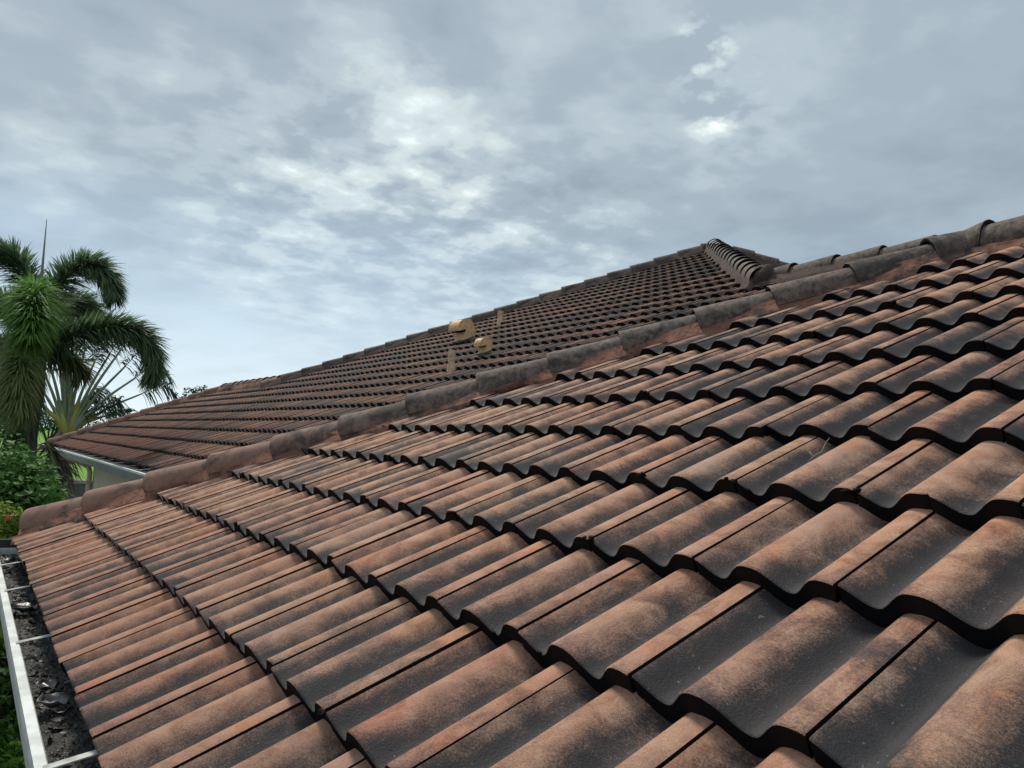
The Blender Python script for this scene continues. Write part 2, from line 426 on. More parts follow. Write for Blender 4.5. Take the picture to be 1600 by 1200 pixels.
fr = Frame((0, 0, HC), (0, 1, 0), (1, 0, 0))
CH = 5.56                                  # near hip : x + y = CH at the foot of the mortar
def xof(b, h): return b*CP - h*SP
near_lim = lambda b: CH + .14 - (np.asarray(b)*CP + D1*SP)
S_NEAR = np.array([0, .0025, .007, .03, .08, .14, .20, .26, .31, .345, .37])
mb = MB()
NROW = 12
for r in range(NROW):
    bt = B1 + r*G
    redf = lambda a, b: np.clip(1.0 - (np.asarray(b)-B1)/1.1, 0, 1)*.9 + 0*a
    sarr = S_NEAR if r < NROW-1 else np.array([0, .0025, .007, .03, .08, .14, .20, .26, .30])
    tile_row(mb, fr, -D1, bt, (r+1) % 2, -18, 34, near_lim, const(-2.6), 44, sarr, 100+r, redf, eave=(r == 0))
rm = np.random.RandomState(77)
for r in range(1, 11):
    for k in range(-6, 30):
        if (k-(r+1)) % 2 or rm.rand() > .16: continue
        a_ = (k+PH-.20)*W; b_ = B1+r*G
        if a_ > near_lim(b_)-.1: continue
        for q in range(rm.randint(2, 6)):       # clots of black moss where the side joints meet the course edge
            rr = rm.uniform(.003, .0075); c_ = np.array([a_+rm.normal(0, .008), b_-.002+rm.normal(0, .003), -D1-.006+rm.normal(0, .004)])
            V = []
            for i in range(6):
                th = math.pi*(i+.5)/6
                for j in range(7):
                    ph = 2*math.pi*j/7; q_ = rr*rm.uniform(.7, 1.3)
                    V.append((c_[0]+q_*1.5*math.sin(th)*math.cos(ph), c_[1]+q_*math.sin(th)*math.sin(ph), c_[2]+q_*.8*math.cos(th)))
            V = np.array(V); Wd_ = fr.pt(V[:, 0], V[:, 1], V[:, 2])
            mb.add(Wd_, [(i*7+j, i*7+(j+1) % 7, (i+1)*7+(j+1) % 7, (i+1)*7+j) for i in range(5) for j in range(7)]+[tuple(range(7))[::-1], tuple(35+j for j in range(7))], 1)
near_slope = mb.build('roof_slope', [MT_NEAR, MT_EDGE, M_BACKDIRT], house, sharp=55)
near_slope['label'] = 'near slope of large weathered terracotta tiles'

# far slope
YC1 = 21.4; YC2 = 17.62; K3 = -1.40
BC1 = 4.40; BQ = 5.93; BP = 10.05
lim1 = lambda b: YC1 + .05 - (np.asarray(b)*CP + D2*SP)
lim2 = lambda b: YC2 + .05 - (np.asarray(b)*CP + D2*SP)
min3 = lambda b: K3 + (np.asarray(b)*CP + D2*SP)
mb = MB()
S_FAR = np.array([0, .006, .16, .37])
r = 0
while True:
    bt = B2 + r*G
    if bt > BP: break
    sarr = S_FAR if not (bt+.37 > BQ and bt < BQ) else S_FAR
    mx = lim1 if bt < BC1-.17 else lim2
    mn = const(-2.0) if bt < BQ-.15 else min3
    redf = lambda a, b: np.clip(1.15-(np.asarray(b)-B2)/1.9, 0, 1)*np.clip((np.asarray(a)-6.5)/5, 0, 1)*2.6
    tile_row(mb, fr, -D2, bt, (r+1) % 2, -14, 140, mx, mn, 18, sarr, 300+r, redf)
    r += 1
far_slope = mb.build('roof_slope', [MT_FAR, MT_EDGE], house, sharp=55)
far_slope['label'] = 'far slope of darker algae covered tiles with vents'

# underlay under both tiled slopes, and the slopes that face away
def zplane(x, D): return HC + (x - D*SP)*TP - D*CP   # height of a slope at x
def Z1(x): return HC + (x*SP - D1)/CP
def Z2(x): return HC + (x*SP - D2)/CP
XE1 = B1*CP + D1*SP; XA = 4.0                 # near eave / near ridge
XE2 = B2*CP + D2*SP
xC1 = BC1*CP + D2*SP; xQ = BQ*CP + D2*SP; xP = BP*CP + D2*SP
yP = YC2 - xP
und = MB()
def sheet(pts, dz=-.07):
    und.add([(p[0], p[1], p[2]+dz) for p in pts], [tuple(range(len(pts)))])
CHc = CH + .17
sheet([(XE1+.04, -2.6, Z1(XE1)), (XA, -2.6, Z1(XA)), (XA, CHc-XA, Z1(XA)), (XE1+.04, CHc-XE1, Z1(XE1))])
sheet([(XE2+.04, -2.0, Z2(XE2)), (xQ, -2.0, Z2(xQ)), (xQ, YC2-xQ, Z2(xQ)), (xC1, YC2-xC1, Z2(xC1)), (xC1, YC1-xC1, Z2(xC1)), (XE2+.04, YC1-XE2, Z2(XE2))])
sheet([(xQ, K3+xQ, Z2(xQ)), (xP, yP, Z2(xP)), (xQ, YC2-xQ, Z2(xQ))])
und.build('roof_underlay', M_UNDER, house, smooth=False)

def slope_sheet(quad, name, label):
    """wavy tile sheet for slopes that fall away from the camera; quad = bottom-left, bottom-right, top-right, top-left"""
    q = [np.array(p, float) for p in quad]
    nu, nv = 60, 24
    mbs = MB(); V = []; col = []
    nn = np.cross(q[1]-q[0], q[3]-q[0]); nn /= np.linalg.norm(nn)
    if nn[2] < 0: nn = -nn
    for j in range(nv+1):
        for i in range(nu+1):
            u, v = i/nu, j/nv
            p = (1-v)*((1-u)*q[0]+u*q[1]) + v*((1-u)*q[3]+u*q[2])
            wv = .5+.5*math.cos(i*math.pi*.5); st = (j % 2)
            V.append(p+nn*(-.03+.018*wv+.012*st)); col.append((wv, .1+.1*st, .5, 0))
    fs = [(j*(nu+1)+i, j*(nu+1)+i+1, (j+1)*(nu+1)+i+1, (j+1)*(nu+1)+i) for j in range(nv) for i in range(nu)]
    mbs.add(V, fs, 0, col)
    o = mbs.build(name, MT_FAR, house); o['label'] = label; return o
zE = Z1(XE1)
yh = CHc - XE1
slope_sheet([(XE1, yh, zE-.02), (4.9, 6.2, zE-.30), (XA, CHc-XA, Z1(XA)), (XA, CHc-XA, Z1(XA))], 'roof_slope', 'narrow slope behind the near hip')
# slope between the two front hips of the upper roof: real tiles, seen at a grazing angle
P3 = np.array([xP, yP, Z2(xP)])
fr3 = Frame(P3, (1, 0, 0), (0, 1, 0))
mb = MB()
for r in range(14):
    bt = -.30 - r*G
    lim_hi = lambda b: -np.asarray(b)*CP
    lim_lo = lambda b: np.asarray(b)*CP
    tile_row(mb, fr3, -.01, bt, r % 2, -40, 40, lim_hi, lim_lo, 16, S_FAR, 700+r)
o = mb.build('roof_slope', [MT_FAR, MT_EDGE], house, sharp=55); o['label'] = 'small slope between the two hips of the peak'
slope_sheet([(XE2, YC1-XE2+.02, Z2(XE2)), (xC1+6, YC1-XE2+.02, Z2(XE2)), (xC1+4, YC1-xC1, Z2(xC1)), (xC1, YC1-xC1, Z2(xC1))], 'roof_slope', 'rear slope beyond the far hip')
slope_sheet([(xC1+5.3, YC1-xC1, Z2(xC1)-2.5), (xC1+5.3, YC2-xC1-1, Z2(xC1)-2.5), (xC1, YC2-xC1-1, Z2(xC1)), (xC1, YC1-xC1, Z2(xC1))], 'roof_slope', 'rear slope of the low step')
slope_sheet([(xC1, YC2-xC1, Z2(xC1)-.02), (xP+5, YC2-xC1, Z2(xC1)-.02), (xP+1, yP+.01, Z2(xP)), (xP, yP, Z2(xP))], 'roof_slope', 'rear slope of the peak')
slope_sheet([(xQ+4, K3+xQ+2, Z2(xQ)-1.9), (xQ+4, -2, Z2(xQ)-1.9), (xQ, -2, Z2(xQ)), (xQ, K3+xQ, Z2(xQ))], 'roof_slope', 'rear slope behind the level ridge')
slope_sheet([(XA+1.4, CHc-XA, Z1(XA)-.66), (XA+1.4, -2.6, Z1(XA)-.66), (XA, -2.6, Z1(XA)), (XA, CHc-XA, Z1(XA))], 'roof_slope', 'rear slope behind the near ridge')

# ------------------------------------------------------------------ caps and mortar
def cap_mesh(L_, rad, hgt, seed, red):
    """one barrel cap: local x along the ridge (0 = exposed lower end), y sideways, z up"""
    rs = np.random.RandomState(seed)
    nx = np.array([0, .004, .03, .12, .25, .37, 1.0])*1.0
    nx = np.array([0, .004, .02, L_*.3, L_*.6, L_*.85, L_])
    nth = 22; th = np.linspace(-.24, math.pi+.24, nth)
    V = []; col = []
    rnd = rs.rand()
    for i, x in enumerate(nx):
        tap = 1.0 - .10*x/L_
        z_off = -.022*x/L_
        rr = rad*tap*(1 - (.02 if i == 0 else 0))
        for q in th:
            sq = 1.0
            rr2 = 1+.012*math.sin(3.1*q+seed)+rs.normal(0, .004)
            V.append((x+(rs.normal(0, .0012) if i == 0 else 0), -math.cos(q)*rr*rr2, math.sin(q)*hgt*tap*rr2*(1-(.03 if i == 0 else 0))+z_off))
            col.append((.35+.5*max(0, math.sin(q)), .06+x*.6, rnd, red))
    fs = [(i*nth+j, i*nth+j+1, (i+1)*nth+j+1, (i+1)*nth+j) for i in range(len(nx)-1) for j in range(nth-1)]
    fs = [f[::-1] for f in fs]
    n0 = len(V)
    # end ring thickness and inner face
    th_k = .016
    for x in (0.0, .06):
        for q in th:
            V.append((x+.0005, -math.cos(q)*(rad-th_k), math.sin(q)*(hgt-th_k)-.001)); col.append((.2, .1, rnd, 0))
    ef = []
    for j in range(nth-1):
        ef.append((j, j+1, n0+j+1, n0+j))
        ef.append((n0+j, n0+j+1, n0+nth+j+1, n0+nth+j))
    return V, fs, ef, col

def ridge_line(name, label, P0, P1, exposure, rad, hgt, lift, foot_a, foot_b, drop_a, drop_b, seed, redfn, start=0.0, mat=None):
    """mortar bed mesh (part) with one child per cap (sub-parts). P0 = exposed/lower end"""
    P0 = np.array(P0, float); P1 = np.array(P1, float)
    Dv = P1-P0; Lt = np.linalg.norm(Dv); Dv /= Lt
    Wd = np.cross([0, 0, 1], Dv); Wd /= np.linalg.norm(Wd)
    Vd = np.cross(Dv, Wd)
    rs = np.random.RandomState(seed)
    mbm = MB()
    n = max(12, int(Lt/.03))
    s = np.linspace(0, Lt, n)
    def fbm(k):
        out = np.zeros(n)
        for f_, am in ((1.3, 1.0), (3.7, .6), (9.0, .35), (21., .2)):
            out += am*np.interp(s*f_, np.arange(0, Lt*f_+3), rs.normal(0, 1, int(Lt*f_)+4)[:len(np.arange(0, Lt*f_+3))])
        return out*k
    na = fbm(.011); nb_ = fbm(.011); nc = fbm(.0035); nd = fbm(.0035)
    V = []
    for i in range(n):
        c = P0+Dv*s[i]
        row = [c+Wd*(foot_a+na[i]) - np.array([0, 0, drop_a+.035]),
               c+Wd*(foot_a*.93+na[i]*.9) - np.array([0, 0, drop_a-.012]),
               c+Wd*(foot_a*.78+nc[i]) + np.array([0, 0, lift-.5*drop_a-.02+nc[i]]),
               c+Wd*(rad*.90) + Vd*(lift+.012),
               c+Vd*(lift+.03),
               c-Wd*(rad*.90) + Vd*(lift+.012),
               c-Wd*(foot_b*.78+nd[i]) + np.array([0, 0, lift-.5*drop_b-.02+nd[i]]),
               c-Wd*(foot_b*.93+nb_[i]*.9) - np.array([0, 0, drop_b-.012]),
               c-Wd*(foot_b+nb_[i]) - np.array([0, 0, drop_b+.035])]
        V += row
    w_ = 9
    fs = [(i*w_+j, i*w_+j+1, (i+1)*w_+j+1, (i+1)*w_+j) for i in range(n-1) for j in range(w_-1)]
    fs += [tuple(range(w_))[::-1], tuple((n-1)*w_+j for j in range(w_))]
    mbm.add(V, fs, 0)
    bed = mbm.build(name, mat or M_MORTAR, house); bed['label'] = label
    k = 0; x = start
    while x < Lt-.02:
        L_ = min(exposure+.05, Lt-x+.04)
        cv, cf, ce, cc = cap_mesh(max(L_, .12), rad, hgt, seed*50+k, redfn(x))
        base = P0+Dv*x+Vd*(lift+rs.normal(0, .002)+.004)
        tw = rs.normal(0, .012); rl = rs.normal(0, .02)
        Dq = Dv*math.cos(tw)+Wd*math.sin(tw); Wq = Wd*math.cos(tw)-Dv*math.sin(tw)
        Wq2 = Wq*math.cos(rl)+Vd*math.sin(rl); Vq = np.cross(Dq, Wq2)
        Vd2 = Vq
        cv = np.array(cv)
        Wp = base + cv[:, :1]*Dq + cv[:, 1:2]*Wq2 + cv[:, 2:3]*Vd2
        mc = MB(); mc.add(Wp, cf, 0, np.array(cc)); 
        mc.f += [list(f) for f in ce]; mc.m += [1]*len(ce)
        mc.build('ridge_cap', [MT_CAP, MT_EDGE], bed, sharp=50)
        x += exposure*(1+rs.normal(0, .012)); k += 1
    return bed

nh0 = (XE1+.11, CHc-XE1-.11, Z1(XE1+.11)); nh1 = (XA, CHc-XA, Z1(XA))
ridge_line('hip_ridge', 'near hip of big barrel caps on red mortar', nh0, nh1, .397, .109, .099, -.012,
           .148, .14, .075, .075, 11, lambda x: max(0, 1-x/2.6))
ridge_line('level_ridge', 'near ridge of wide caps at the top right', (XA, -2.75, Z1(XA)), (XA, CHc-XA+.02, Z1(XA)), .40, .160, .125, -.035,
           .19, .19, .085, .085, 12, lambda x: 0.0)
ridge_line('hip_ridge', 'long dark hip against the sky up to the peak', (xC1-.25, YC2-xC1+.25, Z2(xC1-.25)), (xP-.1, yP+.1, Z2(xP-.1)), .39, .10, .085, .015,
           .15, .15, .07, .07, 13, lambda x: max(0, .5-x/3), mat=M_MORTARD)
ridge_line('level_ridge', 'short level ridge between the two far hips', (xC1, YC2-xC1, Z2(xC1)), (xC1, YC1-xC1, Z2(xC1)), .39, .10, .085, .02,
           .15, .15, .07, .07, 14, lambda x: .5)
ridge_line('hip_ridge', 'lower far hip of reddish caps down to the eave', (XE2-.02, YC1-XE2+.02, Z2(XE2-.02)), (xC1, YC1-xC1, Z2(xC1)), .39, .10, .085, .01,
           .14, .14, .07, .07, 15, lambda x: .9)
ridge_line('hip_ridge', 'steep row of caps end on below the peak', (xQ-.1, K3+xQ-.1, Z2(xQ-.1)), (xP, yP, Z2(xP)), .36, .125, .115, .02,
           .17, .17, .07, .07, 16, lambda x: 0.0, mat=M_MORTARD)
ridge_line('level_ridge', 'dark level ridge behind the near hip', (xQ, -2.0, Z2(xQ)), (xQ, K3+xQ, Z2(xQ)), .40, .11, .095, .005,
           .17, .17, .07, .07, 17, lambda x: 0.0, mat=M_MORTARD)
ridge_line('hip_ridge', 'hidden side hip running down behind the peak', (xP+4.6, yP-4.6, Z2(xP)-4.6*TP), (xP+.22, yP-.22, Z2(xP)-.22*TP), .39, .115, .10, .03,
           .17, .17, .07, .07, 18, lambda x: 0.0, mat=M_MORTARD)

mm = MB(); rq = np.random.RandomState(3); cq = np.array([xQ-.06, K3+xQ-.08, Z2(xQ)+.0]); V = []
for i in range(14):
    th = math.pi*(i+.5)/14
    for j in range(20):
        ph = 2*math.pi*j/20; r_q = 1+rq.normal(0, .035)+.10*math.sin(3*ph+2*th)
        V.append(cq+np.array([.125*math.sin(th)*math.cos(ph), .125*math.sin(th)*math.sin(ph), .115*math.cos(th)])*r_q)
mm.add(V, [(i*20+j, i*20+(j+1) % 20, (i+1)*20+(j+1) % 20, (i+1)*20+j) for i in range(13) for j in range(20)][::1]+[tuple(range(20))[::-1], tuple(260+j for j in range(20))])
mo = mm.build('mortar_mound', M_MORTARD, house); mo['label'] = 'rough lump of mortar where the peak hip meets the level ridge'

# ------------------------------------------------------------------ gutters
def gutter(name, label, x_out, x_in, x_back, z_lip, z_bot, y0, y1, hangers, zb_top, strap_w=.018, face=None):
    g = MB()
    z_lip += HC; z_bot += HC; zt = zb_top+HC
    prof_ = [(x_out+.004, z_bot+.0), (x_out, z_bot+.035), (x_out-.006, z_lip-.02), (x_out-.004, z_lip), (x_in-.004, z_lip), (x_in, z_lip-.006), (x_in, z_lip-.018),
             (x_in+.004, z_bot+.03), (x_in+.012, z_bot+.004), (x_back-.004, z_bot+.004), (x_back, zt), (x_back+.004, zt), (x_back+.004, z_bot)]
    ny = 40
    ys = np.linspace(y0, y1, ny)
    V = [(p[0], y, p[1]) for y in ys for p in prof_]
    n = len(prof_)
    for i in range(ny-1):
        for j in range(n):
            j2 = (j+1) % n
            mat = 1 if 6 <= j <= 9 else (2 if j in (0, 1, 12) else 0)
            g.f.append([g.n+i*n+j, g.n+(i+1)*n+j, g.n+(i+1)*n+j2, g.n+i*n+j2]); g.m.append(mat)
    g.v.append(np.array(V)); g.col.append(np.zeros((len(V), 4))); g.n += len(V)
    # end cap
    for y in (y0, y1):
        g.box((x_out, y-.001, z_bot), (x_back, y+.001, z_lip-.002), 0)
    o = g.build(name, [M_WHITE, M_WHITEIN, face or M_WHITE], house, smooth=False); o['label'] = label
    for y in hangers:
        h = MB()
        h.add([(x_in-.012, y-strap_w/2, z_lip+.003), (x_in-.012, y+strap_w/2, z_lip+.003), (x_back+.004, y+strap_w/2, z_lip+.024), (x_back+.004, y-strap_w/2, z_lip+.024), (x_in-.012, y-strap_w/2, z_lip+.0005), (x_in-.012, y+strap_w/2, z_lip+.0005), (x_back+.004, y+strap_w/2, z_lip+.021), (x_back+.004, y-strap_w/2, z_lip+.021)], [(0, 3, 2, 1), (4, 5, 6, 7), (0, 4, 7, 3), (1, 2, 6, 5), (0, 1, 5, 4)])
        h.box((x_in-.012, y-strap_w/2, z_lip-.014), (x_in-.009, y+strap_w/2, z_lip+.001))
        h.box((x_back-.004, y-strap_w/2, z_lip+.0245), (x_back-.001, y+strap_w/2, z_lip+.04))
        h.build('gutter_strap', M_STRAP, o, smooth=False)
    return o
gut1 = gutter('gutter', 'near white gutter choked with black leaves', .181, .2045, .318, -.700, -.795, -2.6, 5.30,
              [4.62, 3.92, 2.98, 1.875, .8, -.3, -1.4], -.648, .026)
gut2 = gutter('gutter', 'far white gutter under the dark tile ends', 1.40, 1.43, XE2+.05, -.395, -.50, -2.0, 20.75,
              list(np.arange(-.2, 20.4, .8)), -.385, face=simple('grey_gutter_face', (.30, .32, .30), .55, .3, 4, (.23, .25, .23)))
# end of near gutter : dark closing cap piece with downspout outlet
e = MB(); e.box((.17, 5.30, HC-.80), (.34, 5.335, HC-.655)); e.build('gutter_end_cap', simple('black_rubber_cap', (.03, .032, .036), .35, .5), gut1, smooth=False)

# ------------------------------------------------------------------ walls, fascia, soffit
def atx0(px, py, X):
    v = ray(px, py); return float((v*(X/v[0]))[1])
xw = 2.02; yw = atx0(145, 745, 2.02)
wb = MB()
wb.box((xw, -2.5, 0), (xw+.2, yw, HC-.52)); wb.box((xw+.2, yw-.2, 0), (9.0, yw, HC-.52))
w_ = wb.build('wall', M_WALL, house, smooth=False)
wb = MB(); wb.box((.75, -2.5, 0), (.95, 4.75, HC-.80)); wb.box((.95, 4.55, 0), (2.015, 4.75, HC-.80))
w2 = wb.build('wall', M_WALL, house, smooth=False); w2['label'] = 'beige wall of the near wing'
fb = MB()
fb.box((XE2+.06, -2.0, HC-.56), (XE2+.085, YC1-XE2+.06, HC-.375)); fb.box((XE2+.085, YC1-XE2+.035, HC-.56), (9, YC1-XE2+.06, HC-.40))
fb.build('fascia', simple('grey_fascia', (.20, .20, .18), .6), house, smooth=False)
fb = MB(); fb.box((.325, -2.6, HC-.86), (.345, 5.34, HC-.66)); fb.box((.345, 5.32, HC-.86), (1.6, 5.34, HC-.66))
fb.build('fascia', M_BACKDIRT, house, smooth=False)
fb = MB(); fb.box((XE2+.09, -2.0, HC-.555), (8.9, YC1-XE2+.03, HC-.535)); fb.build('soffit', M_SOFFIT, house, smooth=False)
fb = MB(); fb.box((.35, -2.6, HC-.855), (1.9, 5.315, HC-.835)); fb.build('soffit', M_SOFFIT, house, smooth=False)
# porch post beyond the far wall corner
pb = MB(); pb.box((8.5, 19.2, 0), (8.7, 19.4, HC-.56)); pb.build('porch_post', M_WALL, house, smooth=False)
# downspout
dp = MB()
def rect_tube(mb_, pts, w, d):
    mb_.tube(pts, w/2*1.25, seg=8, flat=d/w)
def atx(px, py, X):
    v = ray(px, py); q_ = v*(X/v[0]); return (q_[0], q_[1], q_[2]+HC)
o_a = atx(89, 704, 1.455)
ptsd = [(o_a[0], o_a[1], HC-.47), (o_a[0], o_a[1], HC-.53), (o_a[0]+.02, o_a[1]-.08, HC-.575)]+[atx(104, 713, 1.58), atx(131, 724, 1.86), atx(138, 729, 1.94), atx(140.5, 737, 1.955)]
e_ = ptsd[-1]; ptsd += [(1.955, e_[1], HC-1.3), (1.955, e_[1], .05)]
rect_tube(dp, ptsd, .10, .075)
dsp = dp.build('downspout', M_DOWN, house, sharp=35)
for zz in (HC-1.0, 1.2):
    b_ = MB(); b_.box((1.885, e_[1]-.08, zz), (2.018, e_[1]+.08, zz+.03)); b_.build('bracket', M_DOWN, dsp, smooth=False)

# ------------------------------------------------------------------ roof vents and pipes
def on_far(px, py):
    v = ray(px, py); n = np.array([-SP, 0, CP]); t = -D2/(v@n); p = v*t; return np.array([p[0], p[1], p[2]+HC])
def gooseneck(p, R0, wid, yrot=0.0):
    """curved hood: side outline in the x-z plane extruded along y, open on the downslope side"""
    cz = R0*1.12
    pts = []
    for a in np.linspace(-62, 196, 30):
        pts.append((R0*math.cos(R(a))+.0, cz+R0*math.sin(R(a))))
    # front lip, ragged notch, neck down to the flashing
    lip = [(-R0*.90, cz-R0*.32), (-R0*.45, cz-R0*.16), (-R0*.12, cz-R0*.02), (-R0*.14, cz-R0*.30), (-R0*.16, -.14), (R0*.50, -.02)]
    outer = pts+lip
    n = len(outer)
    mb_ = MB(); c, s_ = math.cos(yrot), math.sin(yrot)
    def tr(x, y, z):
        return (p[0]+x*c-y*s_, p[1]+x*s_+y*c, p[2]+z)
    V = [tr(x, -wid/2, z) for x, z in outer]+[tr(x, wid/2, z) for x, z in outer]
    fs = [(j, (j+1) % n, n+(j+1) % n, n+j) for j in range(n) if j not in (30, 31, 32)]
    nb2 = len(fs)
    fs += [tuple(range(n))[::-1], tuple(n+j for j in range(n))]
    mb_.add(V, fs)
    mb_.add([V[j] for j in (30, 31, 32, 33)]+[V[n+j] for j in (30, 31, 32, 33)], [(0, 1, 5, 4), (1, 2, 6, 5), (2, 3, 7, 6)], 1)
    o = mb_.build('roof_vent', [M_VENT, M_VENTDK], house, sharp=30)
    fl = MB(); ry = .5*wid+.01
    q = [(-R0*.4, -ry), (R0*.9, -ry), (R0*.9, ry), (-R0*.4, ry)]
    fl.add([tr(x, y, x*TP+.012) for x, y in q]+[tr(x, y, x*TP-.01) for x, y in q], [(0, 1, 2, 3), (0, 4, 5, 1), (1, 5, 6, 2), (2, 6, 7, 3), (3, 7, 4, 0)])
    fl.build('flashing', simple('grey_flashing', (.13, .11, .10), .7, .4, 20, (.07, .065, .06)), o, smooth=False)
    seam = MB(); rr = R0*1.015
    sp_ = [tr(rr*math.cos(R(a)), -wid/2+.003, cz+rr*math.sin(R(a))) for a in np.linspace(-55, 190, 26)]
    seam.tube(sp_, .006, seg=6); seam.build('seam', M_VENT, o)
    return o
v1 = gooseneck(on_far(720, 532), .132, .235, .10); v1['label'] = 'larger tan hooded vent nearer the skyline'
v2 = gooseneck(on_far(754, 552), .078, .125, .10); v2['label'] = 'smaller tan hooded vent'
def pipe(p, rad, h, label):
    mb_ = MB()
    mb_.tube([(p[0], p[1], p[2]-.06), (p[0], p[1], p[2]+h*.66)], rad, 16)
    o = mb_.build('vent_pipe', M_PIPE, house, sharp=40); o['label'] = label
    c_ = MB(); c_.tube([(p[0], p[1], p[2]+h*.62), (p[0], p[1], p[2]+h*.66), (p[0], p[1], p[2]+h*.665), (p[0], p[1], p[2]+h)], [rad*1.06, rad*1.14, rad*1.05, rad*1.05], 16)
    c_.build('collar', M_PIPE, o, sharp=40)
    c_ = MB(); c_.tube([(p[0], p[1], p[2]-.05), (p[0], p[1], p[2]+.02), (p[0], p[1], p[2]+.035)], [rad*1.25, rad*1.15, rad*1.05], 16)
    c_.build('boot', M_PIPE, o, sharp=40)
pipe(on_far(705, 575), .036, .185, 'tan lichened pipe lower on the slope')
pipe(on_far(781.5, 503), .040, .16, 'small pipe near the skyline')

# ------------------------------------------------------------------ debris in the near gutter
mb = MB()
ny, nx = 420, 16
ys = np.linspace(-2.5, 5.28, ny); xs = np.linspace(.212, .312, nx)
low = np.interp(np.linspace(0, 60, ny), np.arange(61), rng.rand(61))
Zs = HC-.762 + .022*low[:, None] + .007*rng.rand(ny, nx) + .018*((xs-.212)/.1)[None, :]*low[::-1][:, None]
XX, YY = np.meshgrid(xs, ys)
idx = np.arange(ny*nx).reshape(ny, nx)
mb.add(np.stack([XX, YY, Zs], -1).reshape(-1, 3), [(idx[i, j], idx[i, j+1], idx[i+1, j+1], idx[i+1, j]) for i in range(ny-1) for j in range(nx-1)])
def scrap(mb_, c, L_, w, rs, curl=.5, mat=1):
    a = rs.rand()*6.28; d = np.array([math.cos(a), math.sin(a), rs.normal(0, .25)]); d /= np.linalg.norm(d)
    s_ = np.cross(d, [rs.normal(0, .3), rs.normal(0, .3), 1]); s_ /= np.linalg.norm(s_); n_ = np.cross(s_, d)
    V = []
    for i, (t, ww) in enumerate(((-.5, .15), (-.2, .8), (.15, 1.0), (.5, .1))):
        z = curl*L_*(t*t)*1.2
        V += [c+d*t*L_+s_*w*ww*.5+n_*(z+w*.15*curl), c+d*t*L_+n_*z*.6-n_*w*.05, c+d*t*L_-s_*w*ww*.5+n_*(z+w*.15*curl)]
    fs = []
    for i in range(3):
        for j in range(2): fs.append((i*3+j, i*3+j+1, (i+1)*3+j+1, (i+1)*3+j))
    mb_.add(V, fs, mat)
rs = np.random.RandomState(5)
for i in range(3600):
    y = rs.uniform(-2.4, 5.2); x = rs.uniform(.215, .305)
    z = HC-.745+.012*rs.rand()+.012*(x-.21)/.1
    L_ = rs.choice([.006, .011, .02, .04], p=[.5, .32, .13, .05])
    scrap(mb, np.array([x, y, z]), L_, L_*rs.uniform(.25, .6), rs, rs.rand(), mat=rs.choice([1, 2, 3], p=[.68, .2, .12]))
M_LEAFWET = simple('wet_black_leaf', (.018, .016, .014), .5, .5)
M_LEAFGREY = simple('grey_rotten_leaf', (.05, .045, .04), .6, .4)
M_LEAFBR = simple('brown_rotten_leaf', (.10, .065, .04), .5, .5)
o = mb.build('leaf_litter', [M_SLUDGE, M_LEAFWET, M_LEAFGREY, M_LEAFBR], None, attr=False)
tag(o, 'black wet rotting leaf litter filling the near gutter', 'leaf litter', kind='stuff')
def curled_leaf(c, L_, w, ang, col, label):
    m_ = MB(); V = []; n = 9; k = 7
    for i in range(n):
        t = i/(n-1); ww = w*math.sin(math.pi*min(1, t*.92+.08))**.6
        for j in range(k):
            s_ = (j/(k-1)-.5)*2
            x = (t-.5)*L_; y = s_*ww*.5; z = .22*w*(s_*s_) + .35*L_*(t-.5)**2 + .004*math.sin(9*t+4*s_)
            V.append((c[0]+x*math.cos(ang)-y*math.sin(ang), c[1]+x*math.sin(ang)+y*math.cos(ang), c[2]+z))
    fs = [(i*k+j, i*k+j+1, (i+1)*k+j+1, (i+1)*k+j) for i in range(n-1) for j in range(k-1)]
    m_.add(V, fs); o_ = m_.build('dead_leaf', col, None, attr=False)
    sm = o_.modifiers.new('t', 'SOLIDIFY'); sm.thickness = .0012
    tag(o_, label, 'leaf', 'large dead leaves lying in the gutter')
M_LG = simple('grey_leaf', (.13, .125, .13), .38, .5, 40, (.09, .085, .09))
M_LD = simple('dark_leaf', (.06, .058, .06), .35, .5, 40, (.035, .034, .036))
curled_leaf((.250, 2.38, HC-.728), .075, .085, 2.2, M_LG, 'pale grey curled leaf lying in the near gutter just above the bottom strap')
curled_leaf((.248, 2.54, HC-.728), .075, .06, 1.8, M_LD, 'dark grey curled leaf behind the pale one in the near gutter')
curled_leaf((.245, 3.62, HC-.728), .10, .09, 2.5, M_LD, 'large dark leaf lying below the second strap in the near gutter')
curled_leaf((.262, 4.80, HC-.720), .10, .10, 1.5, M_LD, 'flat dark leaf at the far end of the near gutter')
# dry twig lying on the near slope
tw = MB()
q0 = np.array([0, 0, 0])
def on_near(px, py, lift=.01):
    v = ray(px, py); n = np.array([-SP, 0, CP]); t = -(D1-lift)/(v@n); p = v*t; return np.array([p[0], p[1], p[2]+HC])
tp_ = [on_near(*q) for q in ((1262, 722), (1272, 713), (1284, 706), (1290, 692), (1296, 684))]
tw.tube(tp_, [.0012, .0018, .0016, .0012, .0008], 5); tw.tube([tp_[1], on_near(1268, 710), on_near(1264, 705)], .0009, 5)
tag(tw.build('twig', simple('dry_twig', (.22, .17, .12), .8), None, attr=False), 'thin dry twig lying across a tile on the near roof slope', 'twig')

